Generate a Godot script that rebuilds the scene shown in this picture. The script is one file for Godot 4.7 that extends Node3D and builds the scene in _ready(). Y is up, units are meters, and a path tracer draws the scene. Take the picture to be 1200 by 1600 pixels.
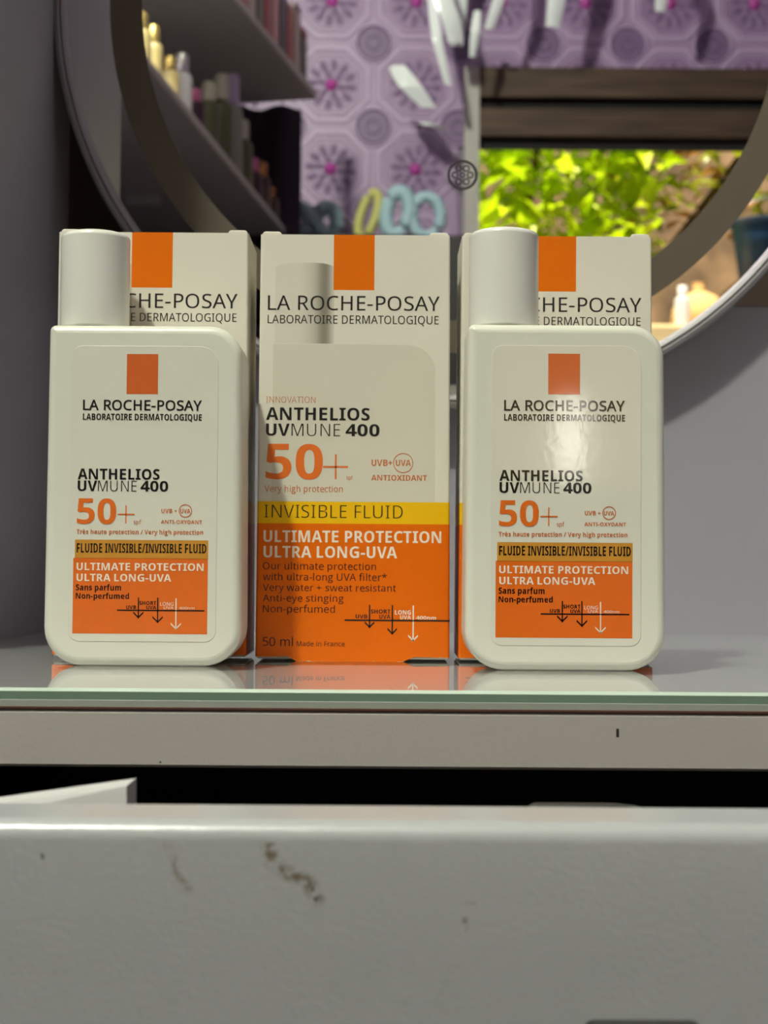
extends Node3D

# Print on the cartons and on the bottle labels, in millimetres on the face:
# words, left, right, baseline, cap line, weight (r regular, b bold, l light), ink
const CARTON_TEXT := [
	["LA ROCHE-POSAY", -23.49, 22.81, 94.40, 98.31, "r", "ink"],
	["LABORATOIRE DERMATOLOGIQUE", -23.52, 22.59, 90.78, 93.02, "r", "ink"],
	["INNOVATION", -23.73, -10.45, 69.32, 70.97, "l", "brown"],
	["ANTHELIOS", -23.70, 4.17, 64.63, 68.04, "b", "ink"],
	["UV", -23.68, -17.31, 60.40, 63.67, "b", "ink"],
	["MUNE", -16.83, -3.74, 60.40, 63.67, "l", "ink"],
	["400", -2.29, 6.84, 60.40, 63.67, "b", "ink"],
	["50", -23.69, -8.35, 48.65, 58.23, "b", "orange"],
	["spf", -1.96, -0.26, 48.75, 49.78, "r", "brown"],
	["UVB+", 4.76, 10.32, 52.45, 54.16, "b", "brown"],
	["UVA", 11.28, 15.32, 52.49, 54.13, "b", "brown"],
	["ANTIOXIDANT", 4.72, 19.64, 48.54, 50.01, "b", "brown"],
	["Very high protection", -23.93, -2.92, 45.31, 47.03, "r", "brown"],
	["INVISIBLE FLUID", -23.97, 13.19, 38.41, 41.81, "l", "ink"],
	["ULTIMATE PROTECTION", -24.07, 23.61, 31.82, 34.97, "b", "white"],
	["ULTRA LONG-UVA", -24.04, 11.78, 27.67, 30.78, "b", "white"],
	["Our ultimate protection", -24.14, 6.17, 24.46, 26.39, "r", "maroon"],
	["with ultra-long UVA filter*", -24.12, 9.10, 21.57, 23.51, "r", "maroon"],
	["Very water + sweat resistant", -24.11, 11.55, 18.73, 20.59, "r", "maroon"],
	["Anti-eye stinging", -24.09, -2.45, 15.90, 17.74, "r", "maroon"],
	["Non-perfumed", -24.07, -4.74, 12.97, 14.92, "r", "maroon"],
	["UVB", 0.78, 3.93, 11.54, 12.58, "b", "ink"],
	["SHORT", 4.86, 10.11, 12.87, 13.95, "b", "ink"],
	["UVA", 7.10, 10.12, 11.46, 12.58, "b", "ink"],
	["LONG", 11.32, 15.61, 12.63, 13.78, "b", "white"],
	["UVA", 12.70, 15.62, 11.37, 12.40, "b", "white"],
	["400nm", 16.99, 22.32, 11.37, 12.28, "b", "white"],
	["50 ml", -24.02, -15.89, 4.00, 6.37, "r", "maroon"],
	["Made in France", -14.92, -2.05, 4.00, 5.34, "r", "maroon"],
]
const CARTON_ARROWS := [
	[4.53, 8.96, 15.16, "ink"],
	[10.62, 7.27, 15.16, "ink"],
	[16.22, 5.46, 15.07, "white"],
]
const CARTON_BARS := [
	[-2.14, 26.01, 10.82, 11.25, "ink"],
	[-8.32, -1.58, 51.87, 52.35, "orange"],
	[-5.08, -4.63, 48.79, 55.47, "orange"],
]
const CARTON_CIRCLE := [13.26, 53.28, 2.69, "brown"]
const LABEL_TEXT := [
	["LA ROCHE-POSAY", -15.51, 14.51, 64.47, 67.09, "m", "ink"],
	["LABORATOIRE DERMATOLOGIQUE", -15.49, 14.53, 61.99, 63.60, "b", "ink"],
	["ANTHELIOS", -16.59, 4.03, 46.97, 49.65, "b", "ink"],
	["UV", -16.57, -11.67, 43.99, 46.65, "b", "ink"],
	["MUNE", -11.46, -1.71, 43.99, 46.65, "l", "ink"],
	["400", -0.72, 6.22, 43.99, 46.65, "b", "ink"],
	["50", -16.66, -6.79, 35.67, 42.13, "b", "orange"],
	["spf", -2.37, -0.44, 35.76, 36.80, "r", "brown"],
	["UVB +", 4.59, 8.53, 38.58, 39.63, "b", "brown"],
	["UVA", 9.35, 11.89, 38.58, 39.63, "b", "brown"],
	["ANTI-OXYDANT", 4.51, 14.85, 35.90, 36.80, "b", "brown"],
	["Très haute protection / Very high protection", -16.71, 15.19, 33.19, 34.30, "b", "brown"],
	["FLUIDE INVISIBLE/INVISIBLE FLUID", -16.60, 16.02, 28.49, 30.83, "b", "ink"],
	["ULTIMATE PROTECTION", -16.57, 15.40, 24.05, 25.92, "b", "white"],
	["ULTRA LONG-UVA", -16.54, 7.26, 21.31, 23.16, "b", "white"],
	["Sans parfum", -16.68, -5.31, 18.97, 20.50, "b", "ink"],
	["Non-perfumed", -16.67, -3.28, 16.87, 18.32, "b", "ink"],
	["UVB", -3.96, -1.48, 14.37, 15.27, "b", "ink"],
	["SHORT", -0.67, 3.58, 15.42, 16.38, "b", "ink"],
	["UVA", 1.11, 3.59, 14.37, 15.21, "b", "ink"],
	["LONG", 4.56, 7.94, 15.24, 16.14, "r", "white"],
	["UVA", 5.47, 7.95, 14.37, 15.08, "r", "white"],
	["400nm", 9.34, 13.21, 14.37, 15.01, "r", "white"],
]
const LABEL_ARROWS := [
	[-0.89, 12.03, 17.27, "ink"],
	[3.96, 10.91, 17.27, "ink"],
	[8.57, 9.27, 17.11, "white"],
]
const LABEL_BARS := [
	[-6.23, 15.70, 13.88, 14.21, "ink"],
	[-6.41, -2.13, 38.02, 38.34, "orange"],
	[-4.47, -4.19, 35.90, 40.45, "orange"],
]
const LABEL_CIRCLE := [10.64, 39.15, 1.67, "brown"]
const LABEL_FIELDS := [
	["orange_square", -4.56, 3.34, 68.60, 78.77, "square"],
	["amber_band", -17.07, 16.50, 27.04, 31.74, "amber"],
	["orange_block", -17.43, 16.45, 8.15, 27.12, "block"],
]

const MM := 0.001
var rng := RandomNumberGenerator.new()
var taken := {}
var fonts := {}
var inks := {}

# ------------------------------------------------------------------ helpers
func numbered(called: String) -> String:
	if not taken.has(called):
		taken[called] = 0
		return called
	taken[called] += 1
	return "%s_%03d" % [called, taken[called]]

func tag(o: Node, label: String, category: String, group := "") -> void:
	o.set_meta("label", label)
	o.set_meta("category", category)
	if group != "":
		o.set_meta("group", group)

func thing(called: String, label: String, category: String, at: Vector3, turn := 0.0, group := "") -> Node3D:
	var o := Node3D.new()
	o.name = numbered(called)
	add_child(o)
	o.position = at
	o.rotation.y = turn
	tag(o, label, category, group)
	return o

func part(called: String, mesh: Mesh, m: Material, parent: Node, at := Vector3.ZERO) -> MeshInstance3D:
	var o := MeshInstance3D.new()
	o.name = numbered(called) if parent == self else called
	o.mesh = mesh
	if m != null:
		o.material_override = m
	o.position = at
	o.cast_shadow = GeometryInstance3D.SHADOW_CASTING_SETTING_ON
	parent.add_child(o, true)
	return o

func struct(called: String, mesh: Mesh, m: Material, at := Vector3.ZERO) -> MeshInstance3D:
	var o := part(called, mesh, m, self, at)
	o.set_meta("kind", "structure")
	return o

func mat(c: Color, rough := 0.6, metal := 0.0) -> StandardMaterial3D:
	var m := StandardMaterial3D.new()
	m.albedo_color = c
	m.roughness = rough
	m.metallic = metal
	return m

func noise_tex(freq: float, size := 512, normal := false, strength := 2.0, ramp: Gradient = null, octaves := 3) -> NoiseTexture2D:
	var n := FastNoiseLite.new()
	n.noise_type = FastNoiseLite.TYPE_SIMPLEX_SMOOTH
	n.frequency = freq
	n.fractal_octaves = octaves
	n.seed = 7
	var t := NoiseTexture2D.new()
	t.width = size
	t.height = size
	t.seamless = true
	t.noise = n
	t.as_normal_map = normal
	t.bump_strength = strength
	if ramp != null:
		t.color_ramp = ramp
	return t

func ramp2(a: Color, b: Color) -> Gradient:
	var g := Gradient.new()
	g.set_color(0, a)
	g.set_color(1, b)
	return g

# a painted, slightly orange-peeled board
func lacquer(c: Color, rough := 0.4, bump := 0.25, scale := 22.0) -> StandardMaterial3D:
	var m := mat(c, rough)
	m.uv1_triplanar = true
	m.uv1_world_triplanar = true
	m.uv1_scale = Vector3(scale, scale, scale)
	m.normal_enabled = true
	m.normal_scale = bump
	m.normal_texture = noise_tex(0.03, 512, true, 4.0)
	return m

func tri(st: SurfaceTool, a: Vector3, b: Vector3, c: Vector3) -> void:
	st.add_vertex(a)
	st.add_vertex(b)
	st.add_vertex(c)

func quad(st: SurfaceTool, a: Vector3, b: Vector3, c: Vector3, d: Vector3) -> void:
	tri(st, a, b, c)
	tri(st, a, c, d)

func begin() -> SurfaceTool:
	var st := SurfaceTool.new()
	st.begin(Mesh.PRIMITIVE_TRIANGLES)
	return st

func done(st: SurfaceTool) -> ArrayMesh:
	st.generate_normals()
	return st.commit()

# outline of a rectangle with its own radius at each corner: bottom right, top right, top left, bottom left; anticlockwise
func rrect(x0: float, x1: float, y0: float, y1: float, radii: Array, n := 6) -> PackedVector2Array:
	var out := PackedVector2Array()
	var cs := [Vector2(x1, y0), Vector2(x1, y1), Vector2(x0, y1), Vector2(x0, y0)]
	var sg := [Vector2(-1, 1), Vector2(-1, -1), Vector2(1, -1), Vector2(1, 1)]
	for k in 4:
		var r: float = radii[k]
		var s: Vector2 = sg[k]
		var o: Vector2 = cs[k] + s * r
		for i in n + 1:
			var a := -PI / 2 + k * PI / 2 + PI / 2 * i / n
			out.append(o + Vector2(cos(a), sin(a)) * r)
	return out

func loft(st: SurfaceTool, rings: Array, caps := true) -> void:
	st.set_smooth_group(0)
	for k in rings.size() - 1:
		var a: PackedVector3Array = rings[k]
		var b: PackedVector3Array = rings[k + 1]
		for i in a.size():
			var j := (i + 1) % a.size()
			quad(st, a[i], a[j], b[j], b[i])
	if caps:
		st.set_smooth_group(-1)
		var f: PackedVector3Array = rings[0]
		var e: PackedVector3Array = rings[-1]
		var fc := Vector3.ZERO
		var ec := Vector3.ZERO
		for i in f.size():
			fc += f[i] / f.size()
			ec += e[i] / e.size()
		for i in f.size():
			var j := (i + 1) % f.size()
			tri(st, fc, f[j], f[i])
			tri(st, ec, e[i], e[j])

# a slab standing in the xy plane with rounded outline and rounded front and back edges
func slab(st: SurfaceTool, x0: float, x1: float, y0: float, y1: float, z0: float, z1: float, radii: Array, r: float, n := 6, taper := 0.0, steps := 4) -> void:
	var rings := []
	for side in 2:
		for k in steps + 1:
			var a := PI / 2 * (k if side == 0 else steps - k) / steps
			var inset := r * (1.0 - sin(a))
			var z := z1 - r * (1.0 - cos(a)) if side == 0 else z0 + r * (1.0 - cos(a))
			# a = 0: full inset on the face; a = 90: no inset on the flank
			z = z1 - r * (1.0 - cos(a)) if side == 0 else z0 + r * (1.0 - cos(a))
			var rr := []
			for q in radii:
				rr.append(maxf(q - inset, 0.00002))
			var ring := PackedVector3Array()
			for p in rrect(x0 + inset, x1 - inset, y0 + inset, y1 - inset, rr, n):
				var f := 1.0 - taper * (p.y - y0) / (y1 - y0)
				ring.append(Vector3((p.x - (x0 + x1) / 2) * f + (x0 + x1) / 2, p.y, z))
			rings.append(ring)
	loft(st, rings)

func board(x0: float, x1: float, y0: float, y1: float, z0: float, z1: float, r := 0.001) -> ArrayMesh:
	var st := begin()
	slab(st, x0, x1, y0, y1, z0, z1, [r, r, r, r], r, 3, 0.0, 3)
	return done(st)

func box_into(st: SurfaceTool, x0: float, x1: float, y0: float, y1: float, z0: float, z1: float) -> void:
	st.set_smooth_group(-1)
	var f := [Vector3(x0, y0, z1), Vector3(x1, y0, z1), Vector3(x1, y1, z1), Vector3(x0, y1, z1)]
	var b := [Vector3(x0, y0, z0), Vector3(x1, y0, z0), Vector3(x1, y1, z0), Vector3(x0, y1, z0)]
	quad(st, f[0], f[3], f[2], f[1])
	quad(st, b[0], b[1], b[2], b[3])
	for i in 4:
		var j := (i + 1) % 4
		quad(st, f[i], f[j], b[j], b[i])

# profile of Vector3(radius, height, smooth group), turned round the y axis
func lathe(profile: Array, n := 40) -> ArrayMesh:
	var st := begin()
	lathe_into(st, profile, n)
	return done(st)

func lathe_into(st: SurfaceTool, profile: Array, n := 40, at := Vector3.ZERO, squash := 1.0) -> void:
	for k in profile.size() - 1:
		var p: Vector3 = profile[k]
		var q: Vector3 = profile[k + 1]
		st.set_smooth_group(int(p.z))
		for i in n:
			var a := TAU * i / n
			var b := TAU * (i + 1) / n
			var u := Vector3(cos(a), 0, sin(a) * squash)
			var v := Vector3(cos(b), 0, sin(b) * squash)
			var up := Vector3.UP
			if p.x > 0:
				tri(st, at + u * p.x + up * p.y, at + v * p.x + up * p.y, at + v * q.x + up * q.y)
			if q.x > 0:
				tri(st, at + u * p.x + up * p.y, at + v * q.x + up * q.y, at + u * q.x + up * q.y)

# a tube along a line of points
func tube(points: Array, radius: float, n := 10) -> ArrayMesh:
	var st := begin()
	st.set_smooth_group(0)
	var rings := []
	for k in points.size():
		var d: Vector3 = (points[mini(k + 1, points.size() - 1)] - points[maxi(k - 1, 0)]).normalized()
		var s := d.cross(Vector3.UP if absf(d.y) < 0.9 else Vector3.RIGHT).normalized()
		var t := s.cross(d)
		var ring := PackedVector3Array()
		for i in n:
			var a := TAU * i / n
			ring.append(points[k] + (s * cos(a) - t * sin(a)) * radius)
		rings.append(ring)
	loft(st, rings)
	return done(st)

# ------------------------------------------------------------------ print
func font(weight: String) -> Font:
	if not fonts.has(weight):
		var f := SystemFont.new()
		f.font_names = PackedStringArray(["Droid Sans"])
		f.font_weight = 700 if weight == "b" else 400
		var v := FontVariation.new()
		v.base_font = f
		if weight == "l":
			v.variation_embolden = -0.45
		if weight == "m":
			v.variation_embolden = 0.45
		fonts[weight] = v
	return fonts[weight]

func words_mesh(s: String, weight: String) -> TextMesh:
	var t := TextMesh.new()
	t.text = s
	t.font = font(weight)
	t.font_size = 48
	t.pixel_size = 0.01
	t.depth = 0.0
	t.curve_step = 1.5
	t.horizontal_alignment = HORIZONTAL_ALIGNMENT_LEFT
	t.vertical_alignment = VERTICAL_ALIGNMENT_BOTTOM
	return t

func ink(called: String, rough: float) -> StandardMaterial3D:
	var key := "%s%.2f" % [called, rough]
	if not inks.has(key):
		var c := {
			"ink": Color(0.075, 0.07, 0.065), "orange": Color(0.86, 0.42, 0.13), "white": Color(0.93, 0.87, 0.80), "brown": Color(0.78, 0.44, 0.24), "maroon": Color(0.26, 0.09, 0.04),
			"square": Color(0.80, 0.38, 0.16), "amber": Color(0.77, 0.54, 0.20), "block": Color(0.86, 0.41, 0.12),
		}
		inks[key] = mat(c[called], rough)
	return inks[key]

func flat_rect(x0: float, x1: float, y0: float, y1: float) -> ArrayMesh:
	var st := begin()
	st.set_smooth_group(-1)
	quad(st, Vector3(x0, y0, 0), Vector3(x0, y1, 0), Vector3(x1, y1, 0), Vector3(x1, y0, 0))
	return done(st)

func print_words(parent: Node, rows: Array, z: float, rough: float) -> void:
	for r in rows:
		var t := words_mesh(r[0], r[5])
		var h := words_mesh("H", r[5])
		var a := t.get_aabb()
		var c := h.get_aabb()
		var sx: float = (r[2] - r[1]) * MM / a.size.x
		var sy: float = (r[4] - r[3]) * MM / c.size.y
		var o := part("lettering", t, ink(r[6], rough), parent)
		o.scale = Vector3(sx, sy, 1.0)
		o.position = Vector3(r[1] * MM - a.position.x * sx, r[3] * MM - c.position.y * sy, z)

func print_marks(parent: Node, arrows: Array, bars: Array, circle: Array, z: float, rough: float, w: float) -> void:
	for r in arrows:
		var st := begin()
		st.set_smooth_group(-1)
		var x: float = r[0]
		var y0: float = r[1]
		var y1: float = r[2]
		quad(st, Vector3(x - w / 2, y0, 0), Vector3(x - w / 2, y1, 0), Vector3(x + w / 2, y1, 0), Vector3(x + w / 2, y0, 0))
		for s in [-1.0, 1.0]:
			var tip := Vector3(x, y0, 0)
			var end := Vector3(x + s * 1.3, y0 + 1.3, 0)
			var up := Vector3(0, w * 1.5, 0)
			if s < 0:
				quad(st, tip, end, end + up, tip + up)
			else:
				quad(st, tip, tip + up, end + up, end)
		var o := part("arrow", done(st), ink(r[3], rough), parent, Vector3(0, 0, z))
		o.scale = Vector3(MM, MM, 1)
	for r in bars:
		part("line", flat_rect(r[0] * MM, r[1] * MM, r[2] * MM, r[3] * MM), ink(r[4], rough), parent, Vector3(0, 0, z))
	var rs := begin()
	rs.set_smooth_group(-1)
	var R: float = circle[2] * MM
	for i in 40:
		var u := Vector3(cos(TAU * i / 40), sin(TAU * i / 40), 0)
		var v := Vector3(cos(TAU * (i + 1) / 40), sin(TAU * (i + 1) / 40), 0)
		quad(rs, u * (R - 0.0002), u * R, v * R, v * (R - 0.0002))
	part("circle", done(rs), ink(circle[3], rough), parent, Vector3(circle[0] * MM, circle[1] * MM, z))

# ------------------------------------------------------------------ carton
const CW := 52.0
const CH := 114.9
const CD := 27.0
var carton_front: StandardMaterial3D
var carton_side: StandardMaterial3D
var carton_white: StandardMaterial3D

func carton_textures() -> void:
	var paper := Color(0.86, 0.84, 0.79)
	var k := 11.0
	var w := int(CW * k)
	var h := int(CH * k)
	var im := Image.create(w, h, false, Image.FORMAT_RGB8)
	im.fill(paper)
	var yy := func(mm: float) -> int: return int((CH - mm) * k)
	var xx := func(mm: float) -> int: return int((mm + CW / 2) * k)
	# printed picture of the bottle: body, then cap
	for py in range(yy.call(85.1), yy.call(42.5)):
		for px in range(xx.call(-22.1), xx.call(22.0)):
			var mx := px / k - CW / 2
			var my := CH - py / k
			var dx := mx - (22.0 - 7.3)
			var dy := my - (85.1 - 7.3)
			if dx > 0 and dy > 0 and dx * dx + dy * dy > 7.3 * 7.3:
				continue
			var c := Color(0.815, 0.795, 0.735)
			im.set_pixel(px, py, c)
	for py in range(yy.call(107.3), yy.call(85.3)):
		for px in range(xx.call(-21.8), xx.call(-5.6)):
			var u := (px / k - CW / 2 + 21.8) / 16.2
			var my := CH - py / k
			if my > 107.3 - 1.2 * pow(absf(u * 2.0 - 1.0), 4.0):
				continue
			var d := 0.03 + 0.20 * exp(-pow((u - 0.83) / 0.12, 2.0)) + 0.10 * smoothstep(0.35, 0.8, u) * (1.0 - smoothstep(0.85, 1.0, u))
			im.set_pixel(px, py, Color(paper.r - d, paper.g - d, paper.b - d))
	im.fill_rect(Rect2i(xx.call(-5.87), 0, xx.call(5.35) - xx.call(-5.87), yy.call(99.83)), Color(0.87, 0.42, 0.0))
	im.fill_rect(Rect2i(0, yy.call(42.8), w, yy.call(36.9) - yy.call(42.8)), Color(0.91, 0.715, 0.06))
	im.fill_rect(Rect2i(0, yy.call(36.9), w, h - yy.call(36.9)), Color(0.87, 0.40, 0.0))
	# worn, frayed board along the bottom edge and at the lower corners
	var n := FastNoiseLite.new()
	n.seed = 3
	n.frequency = 0.09
	for py in range(yy.call(4.0), h):
		for px in w:
			var mx := px / k - CW / 2
			var my := CH - py / k
			var edge := minf(my - (1.1 if absf(mx) > 16.5 else 0.0), 26.0 - absf(mx))
			var v := n.get_noise_2d(px, py) * 0.5 + 0.5
			if edge < 0.55 * v - 0.08 and (absf(mx) > 11.0 or v > 0.72):
				im.set_pixel(px, py, Color(0.84, 0.76, 0.64))
	carton_front = mat(Color.WHITE, 0.42)
	carton_front.metallic_specular = 0.32
	carton_front.albedo_texture = ImageTexture.create_from_image(im)
	carton_front.texture_repeat = false
	var sd := Image.create(8, h, false, Image.FORMAT_RGB8)
	sd.fill(paper)
	sd.fill_rect(Rect2i(0, yy.call(42.8), 8, yy.call(36.9) - yy.call(42.8)), Color(0.91, 0.715, 0.06))
	sd.fill_rect(Rect2i(0, yy.call(36.9), 8, h - yy.call(36.9)), Color(0.87, 0.40, 0.0))
	carton_side = mat(Color.WHITE, 0.42)
	carton_side.metallic_specular = 0.32
	carton_side.albedo_texture = ImageTexture.create_from_image(sd)
	carton_side.texture_repeat = false
	carton_white = mat(Color(0.86, 0.84, 0.79), 0.55)

func carton_body() -> ArrayMesh:
	var hw := CW / 2 * MM
	var H := CH * MM
	var D := CD * MM
	var r := 0.0006
	var tap := 0.0155
	# front face, with the board cut away at the two lower corners where the flaps tuck in
	var st := begin()
	st.set_smooth_group(-1)
	var xs := [-hw + r, -0.0175, -0.0150, 0.0135, 0.0165, hw - r]
	var lo := [0.0011, 0.0013, 0.0, 0.0, 0.0013, 0.0011]
	for i in 5:
		var a := [xs[i], xs[i + 1]]
		for band in 2:
			var y0a: float = lo[i] if band == 0 else 0.03
			var y0b: float = lo[i + 1] if band == 0 else 0.03
			var y1: float = 0.03 if band == 0 else H
			var pts := [Vector3(a[0], y0a, 0), Vector3(a[0], y1, 0), Vector3(a[1], y1, 0), Vector3(a[1], y0b, 0)]
			for q in [0, 1, 2, 0, 2, 3]:
				var p: Vector3 = pts[q]
				st.set_uv(Vector2(p.x / (2 * hw) + 0.5, 1.0 - p.y / H))
				st.add_vertex(Vector3(p.x * (1.0 - tap * p.y / H), p.y, 0))
	var mesh := done(st)
	mesh.surface_set_material(0, carton_front)
	# rounded front folds, sides and back
	var path := []
	for k in 5:
		var a := PI / 2 - PI / 2 * k / 4
		path.append(Vector2(hw - r + r * cos(a), -r + r * sin(a)))
	path.append(Vector2(hw, -D + r))
	path.append(Vector2(hw - r, -D))
	path.append(Vector2(-hw + r, -D))
	path.append(Vector2(-hw, -D + r))
	for k in 5:
		var a := PI - PI / 2 * k / 4
		path.append(Vector2(-hw + r + r * cos(a), -r + r * sin(a)))
	st = begin()
	st.set_smooth_group(-1)
	for i in path.size() - 1:
		var a: Vector2 = path[i]
		var b: Vector2 = path[i + 1]
		var f := 1.0 - tap
		var pts := [Vector3(a.x, 0.0011, a.y), Vector3(a.x * f, H, a.y), Vector3(b.x * f, H, b.y), Vector3(b.x, 0.0011, b.y)]
		for q in [0, 1, 2, 0, 2, 3]:
			var p: Vector3 = pts[q]
			st.set_uv(Vector2(0.5, 1.0 - p.y / H))
			st.add_vertex(p)
	st.generate_normals()
	st.commit(mesh)
	mesh.surface_set_material(1, carton_side)
	return mesh

func make_carton(label: String, at: Vector3, turn: float) -> Node3D:
	var t := thing("sunscreen_carton", label, "box", at, turn, "sunscreen cartons standing on the glass")
	var b := part("carton_body", carton_body(), null, t)
	var hw := CW / 2 * MM
	var H := CH * MM
	print_words(b, CARTON_TEXT, 0.00005, 0.42)
	print_marks(b, CARTON_ARROWS, CARTON_BARS, CARTON_CIRCLE, 0.00005, 0.42, 0.36)
	part("top_flap", board(-hw * 0.975, hw * 0.975, H - 0.0009, H - 0.0002, -CD * MM + 0.0003, -0.0004, 0.0003), carton_white, t)
	part("bottom_flap", board(-hw * 0.985, hw * 0.985, 0.0006, 0.0012, -CD * MM + 0.0003, -0.0012, 0.0002), carton_white, t)
	part("bottom_tab", board(-0.015, 0.0135, 0.0, 0.0006, -CD * MM + 0.0003, -0.0003, 0.0002), carton_white, t)
	# the little shoulders of the dust flaps that stand up at the top corners
	for s in [-1.0, 1.0]:
		var st := begin()
		var x0: float = -hw * 0.97 if s < 0 else hw * 0.97 - 0.0052
		slab(st, x0, x0 + 0.0052, H - 0.004, H + 0.0010, -0.0016, -0.0011, [0.0002, 0.0009, 0.0009, 0.0002], 0.0002, 4, 0.0, 2)
		part("dust_flap", done(st), carton_white, t)
	return t

# ------------------------------------------------------------------ bottle
func make_bottle(label: String, at: Vector3, turn: float, glossy: bool) -> Node3D:
	var t := thing("sunscreen_bottle", label, "bottle", at, turn, "white sunscreen bottles on the glass")
	var plastic := mat(Color(0.85, 0.85, 0.80), 0.34)
	var st := begin()
	slab(st, -0.0250, 0.0250, 0.0, 0.0862, -0.021, 0.0, [0.0098, 0.0085, 0.0016, 0.0098], 0.0022, 10, 0.022, 6)
	part("body", done(st), plastic, t)
	var cap_mat := mat(Color(0.87, 0.87, 0.84), 0.22)
	var R := 0.0089
	var cap := part("cap", lathe([Vector3(R - 0.0006, 0, 0), Vector3(R, 0.0005, 0), Vector3(R, 0.0007, 2), Vector3(R, 0.0236, 0), Vector3(R, 0.0238, 0), Vector3(R - 0.0002, 0.0244, 0), Vector3(R - 0.0008, 0.0249, 0), Vector3(R - 0.0018, 0.0252, 1), Vector3(0, 0.0253, 1)], 72), cap_mat, t, Vector3(-0.0149, 0.0862, -0.0108))
	part("neck_ring", lathe([Vector3(0.0084, -0.0004, 0), Vector3(0.0084, 0.0004, 0), Vector3(0.0, 0.0004, 1)], 48), plastic, cap)
	var rough := 0.06 if glossy else 0.36
	var film := mat(Color(0.85, 0.84, 0.79), rough)
	if glossy:
		film.normal_enabled = true
		film.normal_scale = 0.022
		film.uv1_triplanar = true
		film.uv1_scale = Vector3(55, 55, 55)
		film.normal_texture = noise_tex(0.012, 512, true, 5.0)
	st = begin()
	slab(st, -0.0186, 0.0186, 0.0062, 0.0808, -0.0001, 0.0001, [0.0028, 0.0045, 0.0028, 0.0028], 0.00005, 5, 0.0, 2)
	var lab := part("label", done(st), film, t)
	for q in LABEL_FIELDS:
		part(q[0], flat_rect(q[1] * MM, q[2] * MM, q[3] * MM, q[4] * MM), ink(q[5], rough), lab, Vector3(0, 0, 0.00013))
	print_words(lab, LABEL_TEXT, 0.00018, rough)
	print_marks(lab, LABEL_ARROWS, LABEL_BARS, LABEL_CIRCLE, 0.00018, rough, 0.3)
	return t

# ------------------------------------------------------------------ small cosmetics on the wall shelves
func small_bottle(called: String, label: String, group: String, at: Vector3, r: float, h: float, body: Color, capc: Color, cap_h: float, metal := 0.0) -> void:
	var t := thing(called, label, "bottle", at, 0.0, group)
	part("body", lathe([Vector3(0, 0, 1), Vector3(r * 0.92, 0, 1), Vector3(r, 0.003, 0), Vector3(r, h * 0.85, 0), Vector3(r * 0.9, h * 0.93, 0), Vector3(r * 0.5, h, 2), Vector3(0, h, 2)], 20), mat(body, 0.3), t)
	part("cap", lathe([Vector3(r * 0.62, h, 0), Vector3(r * 0.62, h + cap_h * 0.92, 0), Vector3(r * 0.5, h + cap_h, 1), Vector3(0, h + cap_h, 1)], 20), mat(capc, 0.25, metal), t)

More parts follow.
